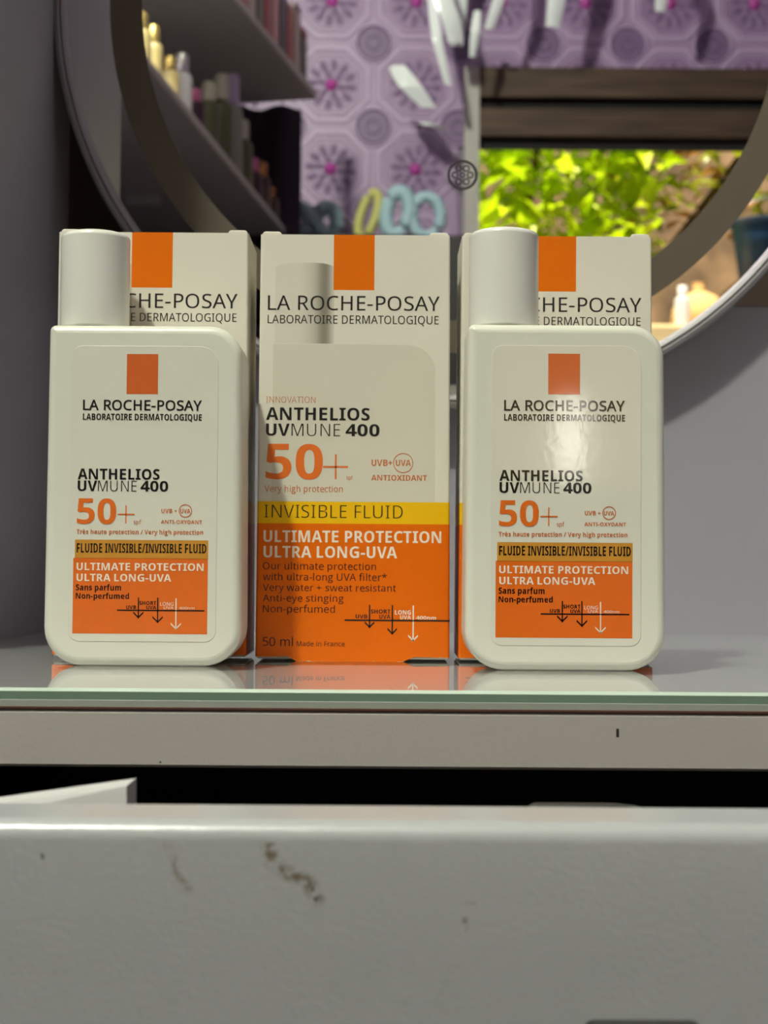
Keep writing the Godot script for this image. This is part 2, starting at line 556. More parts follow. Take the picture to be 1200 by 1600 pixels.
# ------------------------------------------------------------------ embossed wall tile
func wall_tile_mesh(s: float, mats: Array) -> ArrayMesh:
	var mesh := ArrayMesh.new()
	var sts := [begin(), begin(), begin(), begin(), begin()]
	box_into(sts[0], -s / 2, s / 2, -s / 2, s / 2, -0.006, 0.0)
	var frame := func(st: SurfaceTool, R0: float, R1: float, z: float) -> void:
		# octagonal moulding with sloped flanks
		for i in 8:
			var a := TAU * (i + 0.5) / 8
			var b := TAU * (i + 1.5) / 8
			var u := Vector3(cos(a), sin(a), 0)
			var v := Vector3(cos(b), sin(b), 0)
			var e := Vector3(0, 0, z)
			var d := (R1 - R0) * 0.3
			st.set_smooth_group(-1)
			quad(st, u * R0, u * (R0 + d) + e, v * (R0 + d) + e, v * R0)
			quad(st, u * (R0 + d) + e, u * (R1 - d) + e, v * (R1 - d) + e, v * (R0 + d) + e)
			quad(st, u * (R1 - d) + e, u * R1, v * R1, v * (R1 - d) + e)
	frame.call(sts[1], s * 0.43, s * 0.50, 0.005)
	frame.call(sts[1], s * 0.38, s * 0.405, 0.003)
	# sunk field inside the octagon
	for i in 8:
		var a := TAU * (i + 0.5) / 8
		var b := TAU * (i + 1.5) / 8
		sts[4].set_smooth_group(-1)
		tri(sts[4], Vector3(0, 0, 0.001), Vector3(cos(a), sin(a), 0) * s * 0.38 + Vector3(0, 0, 0.0005), Vector3(cos(b), sin(b), 0) * s * 0.38 + Vector3(0, 0, 0.0005))
	# round boss with a rim where four tiles meet
	var C := Vector3(s / 2, -s / 2, 0)
	for ring in [[s * 0.20, s * 0.235, 0.006, 1], [0.0, s * 0.2, 0.003, 2], [s * 0.07, s * 0.09, 0.006, 2]]:
		var st: SurfaceTool = sts[ring[3]]
		st.set_smooth_group(-1)
		var R0: float = ring[0]
		var R1: float = ring[1]
		var e := Vector3(0, 0, ring[2])
		var d := minf(0.003, (R1 - R0) * 0.3)
		for i in 24:
			var u := Vector3(cos(TAU * i / 24), sin(TAU * i / 24), 0)
			var v := Vector3(cos(TAU * (i + 1) / 24), sin(TAU * (i + 1) / 24), 0)
			if R0 > 0:
				quad(st, C + u * R0, C + u * (R0 + d) + e, C + v * (R0 + d) + e, C + v * R0)
				quad(st, C + u * (R0 + d) + e, C + u * (R1 - d) + e, C + v * (R1 - d) + e, C + v * (R0 + d) + e)
			else:
				tri(st, C + e, C + u * (R1 - d) + e, C + v * (R1 - d) + e)
			quad(st, C + u * (R1 - d) + e, C + u * R1, C + v * R1, C + v * (R1 - d) + e)
	# flower: two rings of petals round a button
	for k in 18:
		var outer := k < 12
		var a := TAU * (k + 0.25) / (12 if outer else 6)
		var dir := Vector3(cos(a), sin(a), 0)
		var side := Vector3(-sin(a), cos(a), 0)
		var m := dir * s * (0.23 if outer else 0.12)
		var l := s * (0.085 if outer else 0.06)
		var w := s * (0.046 if outer else 0.05)
		sts[2].set_smooth_group(0)
		var top := m + Vector3(0, 0, 0.006)
		for i in 10:
			var p := m + dir * l * cos(TAU * i / 10) + side * w * sin(TAU * i / 10)
			var q := m + dir * l * cos(TAU * (i + 1) / 10) + side * w * sin(TAU * (i + 1) / 10)
			tri(sts[2], top, q, p)
	for k in 3:
		var R0 := s * 0.075 * cos(PI / 2 * (k + 1) / 3)
		var R1 := s * 0.075 * cos(PI / 2 * k / 3)
		var z0 := 0.010 * sin(PI / 2 * (k + 1) / 3)
		var z1 := 0.010 * sin(PI / 2 * k / 3)
		sts[3].set_smooth_group(0)
		for i in 16:
			var u := Vector3(cos(TAU * i / 16), sin(TAU * i / 16), 0)
			var v := Vector3(cos(TAU * (i + 1) / 16), sin(TAU * (i + 1) / 16), 0)
			quad(sts[3], u * R1 + Vector3(0, 0, z1), u * R0 + Vector3(0, 0, z0), v * R0 + Vector3(0, 0, z0), v * R1 + Vector3(0, 0, z1))
	for k in 5:
		sts[k].generate_normals()
		sts[k].commit(mesh)
		mesh.surface_set_material(k, mats[k])
	return mesh

# a curling strip
func ribbon(points: Array, width: float, twist: float) -> ArrayMesh:
	var st := begin()
	st.set_smooth_group(0)
	var c := Curve3D.new()
	c.bake_interval = 0.01
	for p in points:
		c.add_point(p)
	var L := c.get_baked_length()
	var n := 18
	var rows := []
	for i in n + 1:
		var p := c.sample_baked(L * i / n, true)
		var a := twist * (float(i) / n - 0.5)
		var s := Vector3(cos(a), 0, sin(a))
		var w := width * (0.75 + 0.25 * sin(PI * i / n))
		var cup := Vector3(-sin(a), 0, cos(a)) * w * 0.22
		rows.append([p - s * w / 2, p - cup, p + s * w / 2])
	for i in n:
		for k in 2:
			quad(st, rows[i][k], rows[i + 1][k], rows[i + 1][k + 1], rows[i][k + 1])
	return done(st)

func leaf_cluster(centre: Vector3, size: Vector3, count: int, leaf: float) -> ArrayMesh:
	var st := begin()
	st.set_smooth_group(-1)
	for i in count:
		var p := centre + Vector3(rng.randf_range(-1, 1), rng.randf_range(-1, 1), rng.randf_range(-1, 1)) * size
		var b := Basis.from_euler(Vector3(rng.randf_range(-1.2, 0.6), rng.randf_range(0, TAU), rng.randf_range(-0.8, 0.8)))
		var l := leaf * rng.randf_range(0.7, 1.3)
		var w := l * 0.42
		var base := p
		var tip := p + b * Vector3(0, -l * 0.35, l)
		var ml := p + b * Vector3(-w / 2, 0.0, l * 0.45)
		var mr := p + b * Vector3(w / 2, 0.0, l * 0.45)
		var mid := p + b * Vector3(0, -l * 0.09, l * 0.45)
		tri(st, base, ml, mid)
		tri(st, base, mid, mr)
		tri(st, ml, tip, mid)
		tri(st, mid, tip, mr)
	return done(st)

# ------------------------------------------------------------------ the scene
func _ready() -> void:
	rng.seed = 20
	# camera: phone held just above the glass, tilted up a little
	var cam := Camera3D.new()
	cam.name = "camera"
	cam.position = Vector3(0, 0.826, 0)
	cam.rotation_degrees = Vector3(1.957, 0, 0.4)
	var lens := CameraAttributesPhysical.new()
	lens.frustum_focal_length = 36.0
	lens.frustum_focus_distance = 0.370
	lens.frustum_near = 0.01
	lens.frustum_far = 60.0
	lens.exposure_aperture = 21.0
	cam.attributes = lens
	add_child(cam)
	cam.fov = 36.87
	cam.near = 0.01
	cam.far = 60.0
	# sky, sun, exposure
	var env := Environment.new()
	env.background_mode = Environment.BG_SKY
	var skym := ProceduralSkyMaterial.new()
	skym.sky_top_color = Color(0.42, 0.56, 0.78)
	skym.sky_horizon_color = Color(0.80, 0.86, 0.90)
	skym.ground_bottom_color = Color(0.30, 0.27, 0.22)
	skym.ground_horizon_color = Color(0.62, 0.60, 0.55)
	var sky := Sky.new()
	sky.sky_material = skym
	env.sky = sky
	env.background_energy_multiplier = 0.45
	env.tonemap_mode = Environment.TONE_MAPPER_LINEAR
	env.tonemap_exposure = 1.0
	env.sdfgi_enabled = true
	env.ssao_enabled = true
	env.ssil_enabled = true
	var we := WorldEnvironment.new()
	we.name = "environment"
	we.environment = env
	add_child(we)
	var sun := DirectionalLight3D.new()
	sun.name = "sun"
	sun.look_at_from_position(Vector3(-0.5, 3.0, -0.9), Vector3.ZERO)
	sun.light_energy = 4.5
	sun.light_color = Color(1.0, 0.95, 0.84)
	sun.light_angular_distance = 0.5
	sun.shadow_enabled = true
	add_child(sun)
	build_room()
	build_outside()
	build_table()
	build_mirror()
	build_products()
	build_reflected()

func build_room() -> void:
	var lilac := mat(Color(0.50, 0.44, 0.53), 0.7)
	var white := mat(Color(0.58, 0.56, 0.55), 0.8)
	var floor_m := mat(Color(0.42, 0.40, 0.38), 0.5)
	floor_m.albedo_texture = noise_tex(0.01, 256, false, 1.0, ramp2(Color(0.8, 0.8, 0.8), Color(1, 1, 1)))
	floor_m.uv1_triplanar = true
	var st := begin()
	box_into(st, -0.72, 1.5, -0.1, 0.0, -1.3, 2.36)
	struct("floor", done(st), floor_m)
	st = begin()
	box_into(st, -0.72, 1.5, 2.6, 2.7, -1.3, 2.36)
	struct("ceiling", done(st), white)
	st = begin()
	box_into(st, -0.72, -0.62, 0.0, 2.6, -1.3, 2.36)
	struct("wall_left", done(st), lilac)
	st = begin()
	box_into(st, 1.4, 1.5, 0.0, 2.6, -1.3, 2.36)
	struct("wall_right", done(st), lilac)
	st = begin()
	box_into(st, -0.62, 1.4, 0.0, 2.6, -1.3, -1.2)
	struct("wall_front", done(st), lilac)
	# rear wall, with the window opening
	st = begin()
	box_into(st, -0.62, 0.175, 0.0, 2.6, 2.22, 2.36)
	box_into(st, 1.10, 1.4, 0.0, 2.6, 2.22, 2.36)
	box_into(st, 0.175, 1.10, 1.93, 2.6, 2.22, 2.36)
	box_into(st, 0.175, 1.10, 0.0, 0.95, 2.22, 2.36)
	var rear := struct("wall_rear", done(st), lilac)
	var s := 0.19
	var tm := wall_tile_mesh(s, [mat(Color(0.58, 0.48, 0.62), 0.45), mat(Color(0.69, 0.60, 0.73), 0.4), mat(Color(0.43, 0.33, 0.48), 0.5), mat(Color(0.64, 0.22, 0.56), 0.4), mat(Color(0.53, 0.42, 0.57), 0.45)])
	for j in range(-4, 4):
		for i in range(-2, 8):
			var x := -0.125 + s * i
			var y := 1.90 + s * j
			if x + s / 2 > 0.19 and x - s / 2 < 1.09 and y - s / 2 < 1.80:
				continue
			var o := part("wall_tile", tm, null, rear, Vector3(x, y, 2.214))
			o.rotation.y = PI
	# window: pale post and sill, and the two dark planks across its head
	st = begin()
	box_into(st, 0.172, 0.205, 0.95, 1.93, 2.17, 2.30)
	box_into(st, 1.07, 1.10, 0.95, 1.93, 2.17, 2.30)
	box_into(st, 0.205, 1.07, 0.95, 0.98, 2.15, 2.34)
	struct("window_1", done(st), mat(Color(0.66, 0.64, 0.62), 0.5))
	var wood := mat(Color(0.32, 0.235, 0.17), 0.65)
	wood.albedo_texture = noise_tex(0.02, 256, false, 1.0, ramp2(Color(0.6, 0.55, 0.5), Color(1, 1, 1)))
	wood.uv1_triplanar = true
	wood.uv1_scale = Vector3(0.6, 6, 6)
	struct("trim_1", board(0.205, 1.07, 1.862, 1.93, 2.17, 2.197, 0.003), wood)
	struct("trim_2", board(0.205, 1.07, 1.775, 1.838, 2.17, 2.197, 0.003), wood)
	struct("shade_trim_3", board(0.205, 1.07, 1.752, 1.93, 2.1975, 2.2025, 0.0005), mat(Color(0.07, 0.06, 0.045), 0.8))  # near-black sheet standing in for the shade between and below the planks
	# bare bulb on a short cord
	var t := thing("ceiling_lamp", "bare white bulb hanging on a short cord from the ceiling", "lamp", Vector3(-0.46, 2.6, 0.37))
	part("rose", lathe([Vector3(0, -0.03, 1), Vector3(0.03, -0.03, 1), Vector3(0.045, 0.0, 1), Vector3(0, 0, 1)], 24), mat(Color(0.85, 0.85, 0.83), 0.4), t)
	part("cord", tube([Vector3(0, 0, 0), Vector3(0, -0.06, 0), Vector3(0, -0.12, 0)], 0.003), mat(Color(0.8, 0.8, 0.8), 0.5), t)
	part("socket", lathe([Vector3(0, -0.16, 1), Vector3(0.018, -0.16, 1), Vector3(0.018, -0.12, 2), Vector3(0, -0.115, 2)], 24), mat(Color(0.8, 0.8, 0.78), 0.4), t)
	var glow := mat(Color(1, 1, 1), 0.3)
	glow.emission_enabled = true
	glow.emission = Color(0.978, 1.0, 0.91)
	glow.emission_energy_multiplier = 6.0
	var prof := []
	for k in 13:
		var a := -PI / 2 + PI * k / 12 * 0.9
		prof.append(Vector3(0.05 * cos(a), -0.20 + 0.05 * sin(a), 0))
	part("bulb", lathe(prof, 24), glow, t)
	# slim unseen lantern added on the sill for the highlight on the glossy label
	var lan := thing("added_lantern", "slim upright white lantern added on the window sill for the label highlight", "lamp", Vector3(0.358, 0.98, 2.19))
	part("base", lathe([Vector3(0, 0, 1), Vector3(0.034, 0, 1), Vector3(0.034, 0.012, 2), Vector3(0, 0.012, 2)], 28), mat(Color(0.5, 0.5, 0.5), 0.4), lan)
	var lg := mat(Color(1, 1, 1), 0.3)
	lg.emission_enabled = true
	lg.emission = Color(1.0, 0.97, 0.90)
	lg.emission_energy_multiplier = 11.0
	part("light_tube", lathe([Vector3(0.026, 0.012, 0), Vector3(0.026, 0.162, 0), Vector3(0.018, 0.17, 1), Vector3(0, 0.17, 1)], 28), lg, lan)
	part("top_cap", lathe([Vector3(0.028, 0.170, 1), Vector3(0.028, 0.178, 2), Vector3(0, 0.180, 2)], 28), mat(Color(0.5, 0.5, 0.5), 0.4), lan)
	var ll := OmniLight3D.new()
	ll.name = "added_lantern_light"
	ll.position = Vector3(0, 0.08, 0)
	ll.light_color = Color(1.0, 0.97, 0.90)
	ll.light_energy = 0.003
	ll.light_size = 0.02
	ll.omni_range = 6.0
	ll.omni_attenuation = 2.0
	ll.shadow_enabled = true
	lan.add_child(ll)
	var l := OmniLight3D.new()
	l.name = "bulb_light"
	l.position = Vector3(0, -0.20, 0)
	l.light_color = Color(0.978, 1.0, 0.91)
	l.light_energy = 3.15
	l.light_size = 0.049
	l.omni_range = 8.0
	l.omni_attenuation = 2.0
	l.shadow_enabled = true
	t.add_child(l)

func build_outside() -> void:
	var earth := mat(Color(0.52, 0.42, 0.30), 0.9)
	earth.albedo_texture = noise_tex(0.02, 256, false, 1.0, ramp2(Color(0.45, 0.42, 0.38), Color(1, 1, 1)))
	earth.uv1_triplanar = true
	earth.uv1_scale = Vector3(0.8, 0.8, 0.8)
	var st := begin()
	st.set_smooth_group(0)
	var cols := 14
	var rows := 10
	var pt := func(i: int, j: int) -> Vector3:
		var z := 4.6 + 2.4 * j / rows
		return Vector3(-3.0 + 9.0 * i / cols, 0.2 + 4.2 * pow(float(j) / rows, 0.9) + 0.12 * sin(i * 2.3 + j * 1.7), z + 0.15 * sin(i * 1.9))
	for i in cols:
		for j in rows:
			quad(st, pt.call(i, j), pt.call(i, j + 1), pt.call(i + 1, j + 1), pt.call(i + 1, j))
	struct("hillside", done(st), earth)
	st = begin()
	box_into(st, -3, 6, -0.1, 0.2, 2.37, 4.75)
	struct("ground", done(st), earth)
	struct("parapet", board(-0.5, 2.6, 0.2, 1.50, 3.05, 3.30, 0.01), mat(Color(0.80, 0.72, 0.55), 0.8))
	# shrubs
	var bark := mat(Color(0.36, 0.27, 0.18), 0.8)
	var green := mat(Color(0.80, 0.85, 0.10), 0.45)
	green.backlight_enabled = true
	green.backlight = Color(0.7, 0.85, 0.08)
	var olive := mat(Color(0.50, 0.58, 0.10), 0.45)
	olive.backlight_enabled = true
	olive.backlight = Color(0.6, 0.62, 0.12)
	var dry := mat(Color(0.70, 0.50, 0.24), 0.6)
	dry.backlight_enabled = true
	dry.backlight = Color(0.6, 0.45, 0.2)
	var t := thing("leafy_shrub", "bright yellow green shrub hanging in front of the window", "shrub", Vector3(0.0, 0.2, 3.6))
	part("stem", tube([Vector3(0.45, 0, 0.1), Vector3(0.5, 0.9, 0.05), Vector3(0.42, 1.6, -0.05), Vector3(0.5, 2.3, -0.1)], 0.02), bark, t)
	part("stem", tube([Vector3(0.5, 0.9, 0.05), Vector3(0.8, 1.5, 0.0), Vector3(1.1, 1.9, -0.1)], 0.013), bark, t)
	var f := part("foliage", leaf_cluster(Vector3(0.5, 1.85, -0.1), Vector3(0.34, 0.36, 0.22), 1100, 0.10), green, t)
	f.set_meta("kind", "stuff")
	f = part("foliage", leaf_cluster(Vector3(1.0, 1.95, -0.05), Vector3(0.32, 0.25, 0.2), 260, 0.09), olive, t)
	f.set_meta("kind", "stuff")
	f = part("dry_leaves", leaf_cluster(Vector3(0.95, 1.85, 0.0), Vector3(0.3, 0.2, 0.2), 60, 0.08), dry, t)
	f.set_meta("kind", "stuff")
	# things on the parapet
	t = thing("blue_bucket", "blue plastic bucket on a wooden crate outside the window", "bucket", Vector3(1.09, 1.63, 3.19))
	part("pail", lathe([Vector3(0, 0, 1), Vector3(0.07, 0, 1), Vector3(0.095, 0.17, 0), Vector3(0.102, 0.175, 0), Vector3(0.102, 0.185, 2), Vector3(0.092, 0.185, 2), Vector3(0.066, 0.01, 3), Vector3(0, 0.01, 3)], 32), mat(Color(0.16, 0.34, 0.52), 0.4), t)
	part("handle", tube([Vector3(-0.1, 0.17, 0), Vector3(-0.08, 0.23, 0), Vector3(0, 0.26, 0), Vector3(0.08, 0.23, 0), Vector3(0.1, 0.17, 0)], 0.003), mat(Color(0.6, 0.6, 0.6), 0.4, 0.8), t)
	var crate := thing("wooden_crate", "small wooden crate on the cream parapet under the bucket", "crate", Vector3(1.09, 1.50, 3.19))
	for k in 3:
		part("slat", board(-0.105, 0.105, 0.004 + k * 0.043, 0.042 + k * 0.043, -0.095, -0.087, 0.001), bark, crate)
		part("slat", board(-0.105, 0.105, 0.004 + k * 0.043, 0.042 + k * 0.043, 0.087, 0.095, 0.001), bark, crate)
	for s in [-1.0, 1.0]:
		part("crate_end", board(s * 0.099 - 0.005, s * 0.099 + 0.005, 0.0, 0.13, -0.087, 0.087, 0.001), bark, crate)
	t = thing("tan_sack", "tan sack slumped on the cream parapet beside the wooden crate", "sack", Vector3(0.905, 1.50, 3.21))
	part("sack_body", lathe([Vector3(0, 0, 1), Vector3(0.10, 0.0, 0), Vector3(0.12, 0.04, 0), Vector3(0.11, 0.09, 0), Vector3(0.07, 0.13, 0), Vector3(0.025, 0.15, 0), Vector3(0.03, 0.18, 2), Vector3(0, 0.175, 2)], 28), mat(Color(0.86, 0.70, 0.46), 0.8), t)
	small_bottle("plastic_bottle", "small white plastic bottle on the cream parapet", "", Vector3(0.835, 1.50, 3.10), 0.022, 0.085, Color(0.86, 0.86, 0.86), Color(0.9, 0.9, 0.9), 0.03)
	t.scale = Vector3(0.68, 0.8, 0.68)
	part("tie", lathe([Vector3(0.02, 0.146, 0), Vector3(0.03, 0.15, 0), Vector3(0.02, 0.154, 0)], 20), mat(Color(0.5, 0.4, 0.25), 0.8), t)

func build_table() -> void:
	var lac := lacquer(Color(0.69, 0.69, 0.70), 0.38, 0.06, 45.0)
	var hutch := lacquer(Color(0.565, 0.56, 0.60), 0.45, 0.05, 30.0)
	var shade_navy := mat(Color(0.045, 0.055, 0.085), 0.6)  # near-black puts the shade inside carcass and drawer into the colour
	var t := thing("dressing_table", "pale grey lacquered dressing table with a pulled-out drawer", "table", Vector3(0, 0, 0))
	# hutch: side panels and the low back panel
	part("side_panel", board(-0.149, -0.131, 0.796, 1.75, -0.63, -0.445, 0.001), hutch, t)
	part("side_panel", board(0.360, 0.378, 0.796, 1.75, -0.63, -0.445, 0.001), hutch, t)
	part("back_panel", board(-0.131, 0.360, 0.796, 0.9306, -0.627, -0.611, 0.001), hutch, t)
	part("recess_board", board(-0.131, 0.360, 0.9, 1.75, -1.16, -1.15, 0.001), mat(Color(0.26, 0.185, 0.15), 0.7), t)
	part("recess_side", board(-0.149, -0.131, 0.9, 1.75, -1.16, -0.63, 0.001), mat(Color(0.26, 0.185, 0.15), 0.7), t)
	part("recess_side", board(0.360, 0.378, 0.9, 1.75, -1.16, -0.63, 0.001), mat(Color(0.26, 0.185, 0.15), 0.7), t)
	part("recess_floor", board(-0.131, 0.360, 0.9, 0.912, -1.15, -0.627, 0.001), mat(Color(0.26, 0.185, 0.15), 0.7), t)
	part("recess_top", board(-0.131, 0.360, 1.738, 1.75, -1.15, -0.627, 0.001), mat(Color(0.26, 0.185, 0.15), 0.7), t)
	# worktop board with its front rail
	part("worktop", board(-0.149, 0.378, 0.7845, 0.7990, -0.63, -0.3225, 0.0005), lac, t)
	var rail_m := lacquer(Color(0.72, 0.70, 0.68), 0.42, 0.08, 45.0)
	var rail := part("front_rail", board(-0.149, 0.378, 0.7838, 0.7957, -0.3224, -0.318, 0.0007), rail_m, t)
	part("edge_strip", board(-0.149, 0.378, 0.7957, 0.7963, -0.3224, -0.3178, 0.0001), mat(Color(0.33, 0.20, 0.155), 0.6), rail)
	var speck := mat(Color(0.12, 0.11, 0.10), 0.7)
	part("speck", board(0.0640, 0.0646, 0.7896, 0.7914, -0.3181, -0.31795, 0.0001), speck, rail).rotation.z = 0.02
	part("speck", board(-0.0459, -0.0455, 0.7848, 0.7852, -0.3181, -0.31795, 0.0001), speck, rail)
	# carcass
	part("carcass_side", board(-0.149, -0.133, 0.02, 0.7838, -0.63, -0.3225, 0.001), lac, t)
	part("carcass_side", board(0.362, 0.378, 0.02, 0.7838, -0.63, -0.3225, 0.001), lac, t)
	part("carcass_back", board(-0.133, 0.362, 0.02, 0.7838, -0.63, -0.618, 0.001), shade_navy, t)
	part("carcass_floor", board(-0.133, 0.362, 0.02, 0.04, -0.618, -0.3225, 0.001), shade_navy, t)
	part("carcass_ceiling", board(-0.133, 0.362, 0.7832, 0.7844, -0.618, -0.3226, 0.0002), shade_navy, t)
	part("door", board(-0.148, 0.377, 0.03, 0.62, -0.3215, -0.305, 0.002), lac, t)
	# drawer, pulled out by eight centimetres
	var st := begin()
	drawer_front(st, -0.149, 0.378, 0.635, 0.7887, -0.239, -0.223, 0.0028)
	var dm := lacquer(Color(0.665, 0.675, 0.685), 0.28, 0.20, 45.0)
	dm.uv2_triplanar = false
	dm.detail_enabled = true
	dm.detail_uv_layer = BaseMaterial3D.DETAIL_UV_2
	dm.detail_blend_mode = BaseMaterial3D.BLEND_MODE_MIX
	dm.detail_albedo = ImageTexture.create_from_image(smudges())
	var drawer := part("drawer", done(st), dm, t)
	part("drawer_side", board(-0.130, -0.118, 0.66, 0.768, -0.56, -0.239, 0.001), shade_navy, drawer)
	part("drawer_side", board(0.347, 0.359, 0.66, 0.768, -0.56, -0.239, 0.001), shade_navy, drawer)
	part("drawer_back", board(-0.118, 0.347, 0.66, 0.768, -0.56, -0.548, 0.001), shade_navy, drawer)
	part("drawer_bottom", board(-0.118, 0.347, 0.66, 0.666, -0.548, -0.239, 0.001), shade_navy, drawer)
	part("drawer_shade_lining", board(-0.118, 0.347, 0.666, 0.785, -0.2405, -0.239, 0.0005), shade_navy, drawer)
	var ks := begin()
	slab(ks, 0.0290, 0.0460, 0.744, 0.7612, -0.223, -0.205, [0.004, 0.0016, 0.0016, 0.004], 0.0012, 6, 0.0, 4)
	part("knob", done(ks), mat(Color(0.16, 0.15, 0.15), 0.3, 0.3), drawer)
	# glass laid on the worktop
	var g := thing("glass_top", "clear glass sheet with a green edge lying on the worktop", "glass", Vector3(0, 0, 0))
	var pane := StandardMaterial3D.new()
	pane.transparency = BaseMaterial3D.TRANSPARENCY_ALPHA
	pane.albedo_color = Color(0.93, 0.98, 0.95, 0.04)
	pane.roughness = 0.0
	st = begin()
	st.set_smooth_group(-1)
	quad(st, Vector3(-0.131, 0.80, -0.611), Vector3(0.360, 0.80, -0.611), Vector3(0.360, 0.80, -0.3195), Vector3(-0.131, 0.80, -0.3195))
	part("sheet", done(st), pane, g)
	var edge := mat(Color(0.44, 0.54, 0.47), 0.12)
	edge.clearcoat_enabled = true
	st = begin()
	st.set_smooth_group(-1)
	var pr := [Vector2(-0.3195, 0.80), Vector2(-0.3180, 0.7994), Vector2(-0.3180, 0.7976), Vector2(-0.3186, 0.7963), Vector2(-0.3222, 0.7963), Vector2(-0.3222, 0.7992), Vector2(-0.3195, 0.7999)]
	for k in range(1, 6):
		var a: Vector2 = pr[k]
		var b: Vector2 = pr[k + 1]
		quad(st, Vector3(-0.149, a.y, a.x), Vector3(0.378, a.y, a.x), Vector3(0.378, b.y, b.x), Vector3(-0.149, b.y, b.x))
	part("polished_edge", done(st), edge, g)
	st = begin()
	st.set_smooth_group(-1)
	quad(st, Vector3(-0.149, 0.80, -0.3195), Vector3(0.378, 0.80, -0.3195), Vector3(0.378, 0.7994, -0.3180), Vector3(-0.149, 0.7994, -0.3180))
	part("bevel", done(st), mat(Color(0.74, 0.80, 0.75), 0.2), g)
	st = begin()
	slab(st, -0.149, 0.378, 0.7962, 0.7977, -0.3182, -0.31795, [0.0001, 0.0001, 0.0001, 0.0001], 0.0001, 2, 0.0, 2)
	part("lower_bevel", done(st), mat(Color(0.62, 0.64, 0.60), 0.5), g)
	# in the drawer: folded white leaflet and a dark plastic tray
	var leaf := thing("folded_leaflet", "folded white paper leaflet sticking up out of the drawer", "paper", Vector3(-0.0626, 0.7844, -0.2475), 0.0)
	st = begin()
	st.set_smooth_group(-1)
	leaflet(st)
	part("sheet", done(st), mat(Color(0.78, 0.78, 0.78), 0.6), leaf)
	var tray := thing("black_comb", "dark grey plastic comb back lying in the drawer", "comb", Vector3(0.041, 0.760, -0.262))
	st = begin()
	slab(st, -0.0165, 0.0165, 0.0, 0.0257, -0.0015, 0.0015, [0.001, 0.018, 0.0018, 0.001], 0.0006, 8, 0.0, 3)
	part("spine", done(st), mat(Color(0.16, 0.17, 0.18), 0.4), tray)
	for k in 12:
		part("tooth", board(-0.0150 + k * 0.0026, -0.0138 + k * 0.0026, -0.030, 0.0, -0.001, 0.001, 0.0003), mat(Color(0.16, 0.17, 0.18), 0.4), tray)
	# something in the dark recess behind the mirror
	var cb := thing("cardboard_box", "small brown cardboard box in the dark recess behind the mirror", "box", Vector3(-0.107, 0.912, -0.80))
	part("box_body", board(-0.022, 0.014, 0.0, 0.14, -0.03, 0.03, 0.001), mat(Color(0.36, 0.22, 0.12), 0.8), cb)
	part("tape", board(0.004, 0.010, 0.0, 0.141, 0.0300, 0.0304, 0.0001), mat(Color(0.55, 0.42, 0.25), 0.5), cb)

func leaflet(st: SurfaceTool) -> void:
	# folded sheet: a long sloping face, its thin top fold and its blunt end
	var a := Vector3(-0.06, -0.012, 0.003)
	var b := Vector3(0.0225, -0.012, 0.004)
	var c := Vector3(0.0218, 0.0060, 0.001)
	var d := Vector3(-0.06, -0.006, 0.000)
	var back := Vector3(0.0006, 0.0004, -0.006)
	quad(st, a, d, c, b)
	quad(st, d, d + back, c + back, c)
	quad(st, b, c, c + back, b + back)
	quad(st, a + back, b + back, c + back, d + back)
	quad(st, a, a + back, d + back, d)
	quad(st, a, b, b + back, a + back)

func drawer_front(st: SurfaceTool, x0: float, x1: float, y0: float, y1: float, z0: float, z1: float, r: float) -> void:
	# rounded front top edge; second texture coordinates spread over the middle of the face for the smudges
	var pts := []
	for k in 7:
		var a := PI / 2 * k / 6
		pts.append(Vector2(z1 - r + r * sin(a), y1 - r + r * cos(a)))
	pts.append(Vector2(z1, y1 - 0.02))
	pts.append(Vector2(z1, y0))
	pts.append(Vector2(z0, y0))
	pts.append(Vector2(z0, y1))
	var n := pts.size()
	for k in n:
		var a: Vector2 = pts[k]
		var b: Vector2 = pts[(k + 1) % n]
		st.set_smooth_group(0 if k < 7 else -1)
		var q := [Vector3(x0, a.y, a.x), Vector3(x1, a.y, a.x), Vector3(x1, b.y, b.x), Vector3(x0, b.y, b.x)]
		for i in [0, 1, 2, 0, 2, 3]:
			var p: Vector3 = q[i]
			st.set_uv2(Vector2((p.x + 0.06) / 0.12, (0.7905 - p.y) / 0.03) if k == 6 or k == 7 else Vector2(-1, -1))
			st.add_vertex(p)
	st.set_smooth_group(-1)
	for s in 2:
		var x: float = x0 if s == 0 else x1
		for k in range(1, n - 1):
			var o := Vector3(x, pts[0].y, pts[0].x)
			var p := Vector3(x, pts[k].y, pts[k].x)
			var q := Vector3(x, pts[k + 1].y, pts[k + 1].x)
			for v in ([o, p, q] if s == 0 else [o, q, p]):
				st.set_uv2(Vector2(-1, -1))
				st.add_vertex(v)

